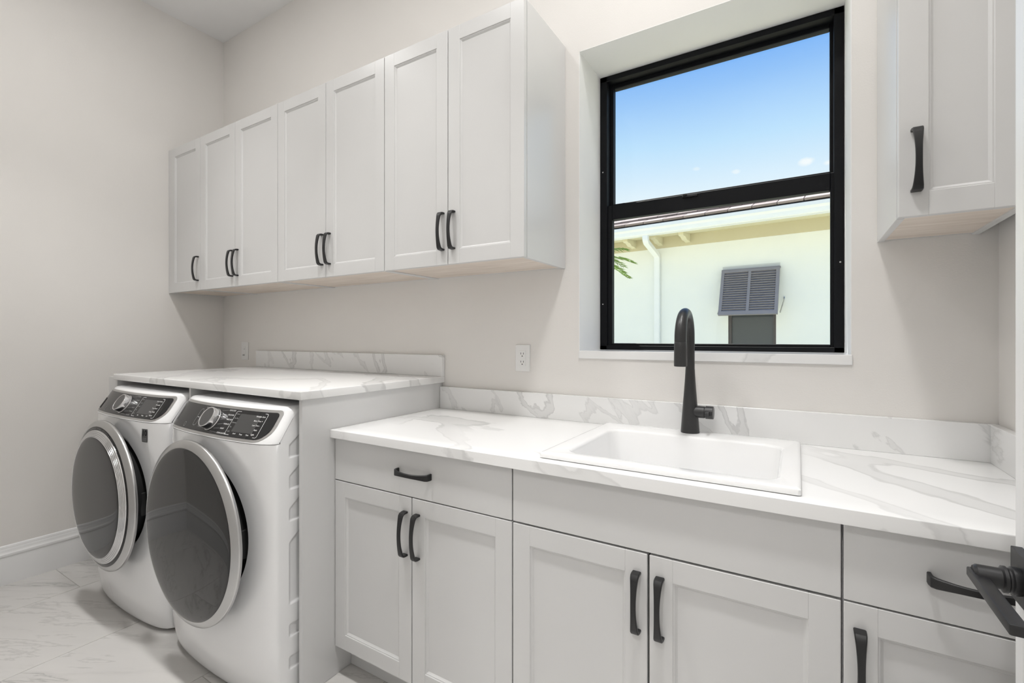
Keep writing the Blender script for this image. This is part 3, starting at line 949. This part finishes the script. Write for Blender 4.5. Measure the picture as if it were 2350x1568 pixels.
# ------------------------------------------------------------------ sink
sk = empty('sink', (-.306, 1.435, CZ1)); tag(sk, 'white rectangular drop-in sink set in the stone countertop', 'sink')
def rr3(x0, x1, y0, y1, r, z, n=6):
    return [Vector((p[0], p[1], z)) for p in round_rect(x0, x1, y0, y1, r, n)]
bm = bmesh.new()
ox0, ox1, oy0, oy1 = -.6195, .0055, 1.1645, 1.712
ix0, ix1, iy0, iy1 = -.560, -.040, 1.212, 1.606
zt = .931
loops = [rr3(ox0 + .004, ox1 - .004, oy0 + .004, oy1 - .004, .006, CZ1 + .0005),
         rr3(ox0, ox1, oy0, oy1, .008, CZ1 + .002),
         rr3(ox0, ox1, oy0, oy1, .008, zt - .003),
         rr3(ox0 + .003, ox1 - .003, oy0 + .003, oy1 - .003, .008, zt),
         rr3(ox0 + .010, ox1 - .010, oy0 + .010, oy1 - .010, .010, zt + .0005),
         rr3(ix0 - .008, ix1 + .008, iy0 - .008, iy1 + .008, .052, zt),
         rr3(ix0 - .002, ix1 + .002, iy0 - .002, iy1 + .002, .048, zt - .002),
         rr3(ix0 + .002, ix1 - .002, iy0 + .002, iy1 - .002, .046, zt - .008),
         rr3(ix0 + .012, ix1 - .012, iy0 + .012, iy1 - .012, .050, zt - .15),
         rr3(ix0 + .022, ix1 - .022, iy0 + .022, iy1 - .022, .055, zt - .20),
         rr3(ix0 + .050, ix1 - .050, iy0 + .050, iy1 - .050, .050, zt - .222),
         rr3(ix0 + .14, ix1 - .14, iy0 + .12, iy1 - .12, .03, zt - .228)]
LV = [[bm.verts.new(p) for p in l] for l in loops]
for A, B in zip(LV, LV[1:]):
    for k in range(len(A)):
        bm.faces.new((A[k], A[(k + 1) % len(A)], B[(k + 1) % len(A)], B[k]))
bm.faces.new(LV[-1])
obj('basin', bm, 'sink_white', sk, smooth=50)
obj('drain', lathe(bmesh.new(), [(.045, .7035), (.044, .7055), (.036, .706), (.034, .7045), (0, .704)], 40, (-.30, 1.41, 0), 'z'), 'steel', sk, smooth=40)

# ------------------------------------------------------------------ faucet
FX, FYc, FZ = -.313, 1.675, .9315
fc = empty('faucet', (FX, FYc, FZ)); tag(fc, 'matte black pull-down gooseneck faucet behind the sink', 'faucet')
prof = [(.0300, 0), (.0305, .002), (.0300, .004), (.0288, .02), (.0262, .055), (.0232, .095), (.0200, .135), (.0174, .17), (.0156, .2), (.0150, .2125), (.0142, .2140)]
obj('base', lathe(bmesh.new(), prof, 56, (FX, FYc, FZ), 'z'), 'faucet_black', fc, smooth=35)
RA = .076
zc = 1.2535
pts, rad = [], []
for k in range(8):
    pts.append((FX, FYc, 1.1445 + (zc - 1.1445) * k / 8)); rad.append(.0146)
n = 30
for k in range(n + 1):
    a = pi * k / n
    pts.append((FX, FYc - RA + RA * cos(a), zc + RA * sin(a) * 1.03)); rad.append(.0146 + .0034 * (k / n) ** 1.5)
pts.append((FX, FYc - 2 * RA, 1.2375)); rad.append(.0182)
obj('spout', tube(bmesh.new(), pts, rad, 36), 'faucet_black', fc, smooth=35)
hx, hy = FX, FYc - 2 * RA
bm = lathe(bmesh.new(), [(.0178, 1.2372), (.0184, 1.2362), (.0190, 1.222), (.0196, 1.175), (.0196, 1.1645), (.0188, 1.162), (.0162, 1.1615), (.0158, 1.164)], 44, (hx, hy, 0), 'z', close=False)
sh = obj('spray_head', bm, 'faucet_black', fc, smooth=35)
obj('aerator', lathe(bmesh.new(), [(.0160, 1.1640), (.0150, 1.1622), (.010, 1.1632), (0, 1.1632)], 36, (hx, hy, 0), 'z'), 'steel', sh, smooth=35)
HZ = 1.0025
bm = lathe(bmesh.new(), [(.0205, .008), (.0202, .020), (.0200, .0465), (.0186, .0472)], 40, (FX, FYc, HZ), 'x')
obj('valve_body', bm, 'faucet_black', fc, smooth=35)
bm = lathe(bmesh.new(), [(.0176, .0468), (.0176, .0492), (.0214, .0500), (.0214, .0725), (.0203, .0738), (0, .0738)], 40, (FX, FYc, HZ), 'x')
hdl = obj('handle', bm, 'faucet_black', fc, smooth=35)
bm = bx(FX + .0540, FX + .0650, FYc - .056, FYc - .012, HZ - .0085, HZ + .0065, bevel=.002)
obj('lever', bm, 'faucet_black', hdl)

# ------------------------------------------------------------------ wall plates
def plate(name, label, x0, x1, z0, z1):
    p = empty(name, ((x0 + x1) / 2, YB, z0)); tag(p, label, 'outlet')
    obj('cover_plate', bx(x0, x1, YB - .006, YB, z0, z1, bevel=.002), 'plate_white', p)
    return p
po = plate('power_outlet', 'white double power outlet on the wall beside the window', -1.0545, -.9825, 1.106, 1.221)
cx = -1.0185
ins = obj('insert', bx(cx - .0165, cx + .0165, YB - .0082, YB - .005, 1.1305, 1.1965, bevel=.001), 'plate_white', po)
for zc_ in (1.1825, 1.1475):
    for dx in (-.0064, .0064):
        obj('slot', bx(cx + dx - .0011, cx + dx + .0011, YB - .0085, YB - .0078, zc_ - .0035, zc_ + .0045), 'slot_dark', ins)
    obj('ground_hole', lathe(bmesh.new(), [(.0026, YB - .0085), (.0026, YB - .0078)], 16, (cx, 0, zc_ - .0105), 'y'), 'slot_dark', ins)
pw = plate('valve_outlet', 'white wall plate with a tiny metal stub above the laundry worktop', -3.205, -3.129, 1.105, 1.222)
cx = -3.167
ins = obj('insert', bx(cx - .014, cx + .014, YB - .0075, YB - .005, 1.130, 1.197, bevel=.001), 'plate_white', pw)
obj('stub', lathe(bmesh.new(), [(.0045, YB - .018), (.0045, YB - .007)], 16, (cx, 0, 1.136), 'y'), 'steel', ins)
obj('slot', bx(cx - .001, cx + .001, YB - .0080, YB - .0070, 1.172, 1.180), 'slot_dark', ins)

# ------------------------------------------------------------------ recessed ceiling lights
def downlight(x, y, label, watts, glow):
    t = empty('recessed_light', (x, y, ZC)); tag(t, label, 'light', 'recessed ceiling lights')
    obj('trim_ring', lathe(bmesh.new(), [(.062, 0), (.064, -.004), (.090, -.005), (.094, -.002), (.094, 0)], 48, (x, y, ZC), 'z', close=False), 'trim_white', t, smooth=40)
    obj('lens', lathe(bmesh.new(), [(.063, -.001), (0, -.001)], 40, (x, y, ZC), 'z', close=False), 'lamp_lens', t)
    for nm, sz, e_, sp, dz in (('bulb', .20, watts, BEAM, -.008), ('lens_glow', .18, glow, pi, -.010)):
        ld = bpy.data.lights.new(nm, 'AREA'); ld.shape = 'DISK'; ld.size = sz; ld.energy = e_; ld.color = (1.0, .99, .975); ld.spread = sp
        lo = bpy.data.objects.new(nm, ld); COL.objects.link(lo); lo.parent = t; lo.location = (0, 0, dz)
    return t
downlight(-2.50, .63, 'white recessed ceiling light above the washer', DOWNLIGHT_W, GLOW_W * .88)
downlight(-1.35, .63, 'white recessed ceiling light in the middle of the laundry ceiling', DOWNLIGHT_W, GLOW_W)
downlight(-.20, .63, 'white recessed ceiling light above the sink side', DOWNLIGHT_W, GLOW_W)
downlight(-.31, 1.30, 'added recessed fill light over the sink and window', 0.6, SINK_FILL_W)  # unseen lamp, added to brighten the window side
downlight(-.2, -1.2, 'added recessed fill light in the hall', HALL_FILL_W * .4, HALL_FILL_W * .6)  # unseen lamp, added as fill from behind the camera

# ------------------------------------------------------------------ outside: lawn, neighbour's house, palm
lawn = struct('floor_lawn', bx(-30, 30, YB + .3, 40, -.35, -.25), 'grass')

HR = radians(-4.88)
nh = empty('neighbor_house', (-.73, 7.75, -.25), HR)
tag(nh, 'single-storey white stucco house with brown tile roof seen through the window', 'house')
def hz(z): return z + .25       # local z from world z
def hp(name, bm, material, parent=None, **k):
    bmesh.ops.translate(bm, verts=bm.verts, vec=(0, 0, .25))
    return obj(name, bm, material, parent or nh, local=True, **k)
S0, S1 = -5.2, 4.2
GX0, GX1, GZ0, GZ1 = -.175, .46, .85, 2.20     # its window opening
bm = bmesh.new()
box(bm, S0, GX0, 0, .2, -.25, 2.95); box(bm, GX1, S1, 0, .2, -.25, 2.95)
box(bm, GX0, GX1, 0, .2, -.25, GZ0); box(bm, GX0, GX1, 0, .2, GZ1, 2.95)
box(bm, S0, S0 + .2, .2, 5.2, -.25, 2.95); box(bm, S1 - .2, S1, .2, 5.2, -.25, 2.95)
hp('wall', bm, 'stucco')
hp('frieze_band', bx(S0, S1, -.018, 0, 2.714, 2.895), 'frieze_tan')
# soffit, fascia, gutter
hp('soffit', prism(bmesh.new(), [(0, 2.893), (-.50, 2.838), (-.50, 2.862), (0, 2.918)], 'x', S0, S1), 'eave_cream')
hp('fascia', bx(S0, S1, -.52, -.50, 2.83, 2.985), 'gutter_white')
gp_ = [(-.521, 2.835), (-.585, 2.835), (-.600, 2.848), (-.606, 2.870), (-.612, 2.900), (-.626, 2.918), (-.640, 2.930), (-.642, 2.975), (-.634, 2.980), (-.632, 2.972), (-.634, 2.935), (-.606, 2.905), (-.600, 2.872), (-.590, 2.855), (-.521, 2.842)]
hp('gutter', prism(bmesh.new(), gp_, 'x', S0, S1), 'gutter_white')
for s in (-2.10, -1.648, -1.194, -.76):
    pr = [(-.02, 2.895), (-.40, 2.850), (-.40, 2.815), (-.36, 2.800), (-.30, 2.805), (-.26, 2.790), (-.20, 2.765), (-.14, 2.770), (-.08, 2.765), (-.02, 2.755)]
    hp('rafter_tail', prism(bmesh.new(), pr, 'x', s - .038, s + .038), 'eave_cream')
# downspout
bm = bmesh.new()
def rect_tube(path, w, d):
    rings = []
    P = [Vector(p) for p in path]
    for i, p in enumerate(P):
        t = (P[min(i + 1, len(P) - 1)] - P[max(i - 1, 0)]).normalized()
        a = Vector((1, 0, 0)); b = t.cross(a).normalized()
        rings.append([bm.verts.new(p + a * (sx * w / 2) + b * (sy * d / 2)) for sx, sy in ((-1, -1), (1, -1), (1, 1), (-1, 1))])
    for A, B in zip(rings, rings[1:]):
        for k in range(4): bm.faces.new((A[k], A[(k + 1) % 4], B[(k + 1) % 4], B[k]))
    bm.faces.new(rings[0][::-1]); bm.faces.new(rings[-1])
rect_tube([(-1.247, -.553, 2.845), (-1.247, -.553, 2.79), (-1.247, -.545, 2.765), (-1.247, -.52, 2.735), (-1.246, -.09, 2.61), (-1.244, -.055, 2.585), (-1.242, -.042, 2.55), (-1.242, -.042, -.1)], .084, .066)
hp('downspout', bm, 'gutter_white', smooth=30)
# window below the shutter
gw = hp('window', bx(GX0, GX0 + .042, .02, .09, GZ0, GZ1), 'bronze_frame')
bm = bmesh.new(); bm.from_mesh(gw.data)
box(bm, GX1 - .035, GX1, .02, .09, hz(GZ0), hz(GZ1)); box(bm, GX0, GX1, .02, .09, hz(GZ0), hz(GZ0) + .04); box(bm, GX0, GX1, .02, .09, hz(GZ1) - .04, hz(GZ1))
bm.to_mesh(gw.data); bm.free()
hp('pane', bx(GX0 + .03, GX1 - .03, .05, .056, GZ0 + .03, GZ1 - .03), 'far_glass', gw)
hp('lintel_strip', bx(-.25, .512, -.012, 0, 2.272, 2.322), 'lintel_grey')
# top-hinged louvred shutter, propped open
def sh_pt(s, k, off=0.0):   # k 0 top .. 1 bottom along the tilted leaf; off outward
    top = Vector((0, -.045, 2.245)); bot = Vector((0, -.295, 1.572))
    d = bot - top; nrm = Vector((0, d.z, -d.y)).normalized()
    p = top + d * k + nrm * off; return Vector((s, p.y, p.z))
def sh_box(bm, s0, s1, k0, k1, o0, o1):
    V = [bm.verts.new(sh_pt(s, k, o)) for o in (o0, o1) for k in (k0, k1) for s in (s0, s1)]
    for f in ((0, 1, 3, 2), (4, 5, 7, 6), (0, 1, 5, 4), (2, 3, 7, 6), (0, 2, 6, 4), (1, 3, 7, 5)):
        bm.faces.new([V[i] for i in f])
sA, sB, sM0, sM1 = -.2485, .5165, .117, .155
bm = bmesh.new()
sh_box(bm, sA, sA + .042, 0, 1, 0, .035); sh_box(bm, sB - .042, sB, 0, 1, 0, .035)
sh_box(bm, sA + .042, sB - .042, 0, .055, 0, .035); sh_box(bm, sA + .042, sB - .042, .925, 1, 0, .035)
sh_box(bm, sM0, sM1, .055, .925, 0, .035)
shut = hp('shutter', bm, 'shutter_grey')
hp('hinge_rail', bx(sA - .004, sB + .004, -.065, -.005, 2.243, 2.270), 'shutter_grey', shut)
NS = 17
for (a, b) in ((sA + .043, sM0 - .001), (sM1 + .001, sB - .043)):
    for i in range(NS):
        k0 = .058 + (.922 - .058) * i / NS
        k1 = k0 + (.922 - .058) / NS
        bm = bmesh.new()
        V = [bm.verts.new(sh_pt(s, k, o)) for (k, o) in ((k0 - .003, .004), (k0 + .002, -.002), (k1 + .010, .024), (k1 + .002, .034)) for s in (a, b)]
        for f in ((0, 1, 3, 2), (2, 3, 5, 4), (4, 5, 7, 6), (6, 7, 1, 0), (0, 2, 4, 6), (1, 3, 5, 7)):
            bm.faces.new([V[i_] for i_ in f])
        hp('slat', bm, 'shutter_grey', shut)
bm = tube(bmesh.new(), [(.545, -.28, 1.60), (.565, -.02, 1.80), (.565, -.01, 1.83)], .008, 8)
hp('prop_arm', bm, 'steel', shut)
bm = tube(bmesh.new(), [(-.262, -.28, 1.60), (-.265, -.02, 1.80)], .008, 8)
hp('prop_arm', bm, 'steel', shut)
# roof: deck, ridge and separate flat tiles
PIT = radians(28)
NR = 4
ex = .22
ridge_y = -.62 + NR * ex * cos(PIT) + .05
ridge_z = 2.985 + NR * ex * sin(PIT)
dk = prism(bmesh.new(), [(-.60, 2.965), (ridge_y, ridge_z - .02), (ridge_y + 2.9, 2.965), (ridge_y + 2.9, 2.92), (ridge_y, ridge_z - .07), (-.60, 2.92)], 'x', S0 - .3, S1 + .3)
roof = hp('roof', dk, 'roof_felt')
tb = bmesh.new()
box(tb, -.146, .146, -.14, .14, 0, .032, bevel=.004, seg=1)
tm = bpy.data.meshes.new('roof_tile'); tb.to_mesh(tm); tb.free(); tm.materials.append(M['roof_tile'])
for r in range(NR):
    n0 = 0
    s = -4.1 + (.15 if r % 2 else 0)
    while s < 3.4:
        t = inst('tile', tm, roof, (s, -.645 + .13 + r * ex * cos(PIT) + random.uniform(-.004, .004), hz(2.990 + .055 + r * ex * sin(PIT))), rot=(PIT - .13, 0, random.uniform(-.01, .01)), local=True)
        s += .30
bm = bmesh.new()
s = -4.3
while s < 3.6:
    lathe(bm, [(.11, s), (.10, s + .40)], 14, (0, ridge_y, ridge_z + .02), 'x'); s += .36
hp('ridge_caps', bm, 'roof_tile', roof)

# small palm just left of the view through the window
px, py = -2.17, 5.3
pm = empty('palm', (px, py, -.25)); tag(pm, 'green palm with spiky fronds at the left edge of the window view', 'palm tree')
bm = bmesh.new()
tube(bm, [(0, 0, 0), (.02, 0, .9), (0, .02, 1.7), (0, 0, 2.42)], [.10, .075, .065, .06], 16)
obj('trunk', bm, 'palm_trunk', pm, local=True, smooth=40)
rnd = random.Random(3)
for f in range(16):
    az = 2 * pi * f / 16 + rnd.uniform(-.12, .12)
    el = rnd.choice((.75, .35, .05, -.25)) + rnd.uniform(-.12, .12)
    ln = rnd.uniform(.50, .62)
    bm = bmesh.new()
    hd_ = Vector((cos(az), sin(az), 0))
    P = []
    for k in range(11):
        t = k / 10
        P.append(Vector((0, 0, 2.42)) + hd_ * (ln * t * cos(el)) + Vector((0, 0, ln * (sin(el) * t - .42 * t * t))))
    tube(bm, P, [.007 - .005 * k / 10 for k in range(11)], 5)
    side = hd_.cross(Vector((0, 0, 1)))
    for k in range(2, 11):
        for sgn in (-1, 1):
            for sub in (0, .5):
                t = min(1.0, (k + sub) / 10)
                a = P[min(k, 10)].lerp(P[min(k + 1, 10)], sub)
                L_ = .20 * (1 - .5 * t) * rnd.uniform(.8, 1.1)
                dirn = (hd_ * .75 + side * sgn * (.9 - .5 * t) + Vector((0, 0, -.22 + rnd.uniform(-.1, .1)))).normalized()
                b = a + dirn * L_; wv = dirn.cross(Vector((0, 0, 1))).normalized() * .0065
                m_ = a.lerp(b, .5) + Vector((0, 0, .012))
                v = [bm.verts.new(q) for q in (a - wv * .6, a + wv * .6, m_ + wv, b, m_ - wv)]
                bm.faces.new(v)
    obj('frond', bm, 'palm_leaf', pm, local=True)
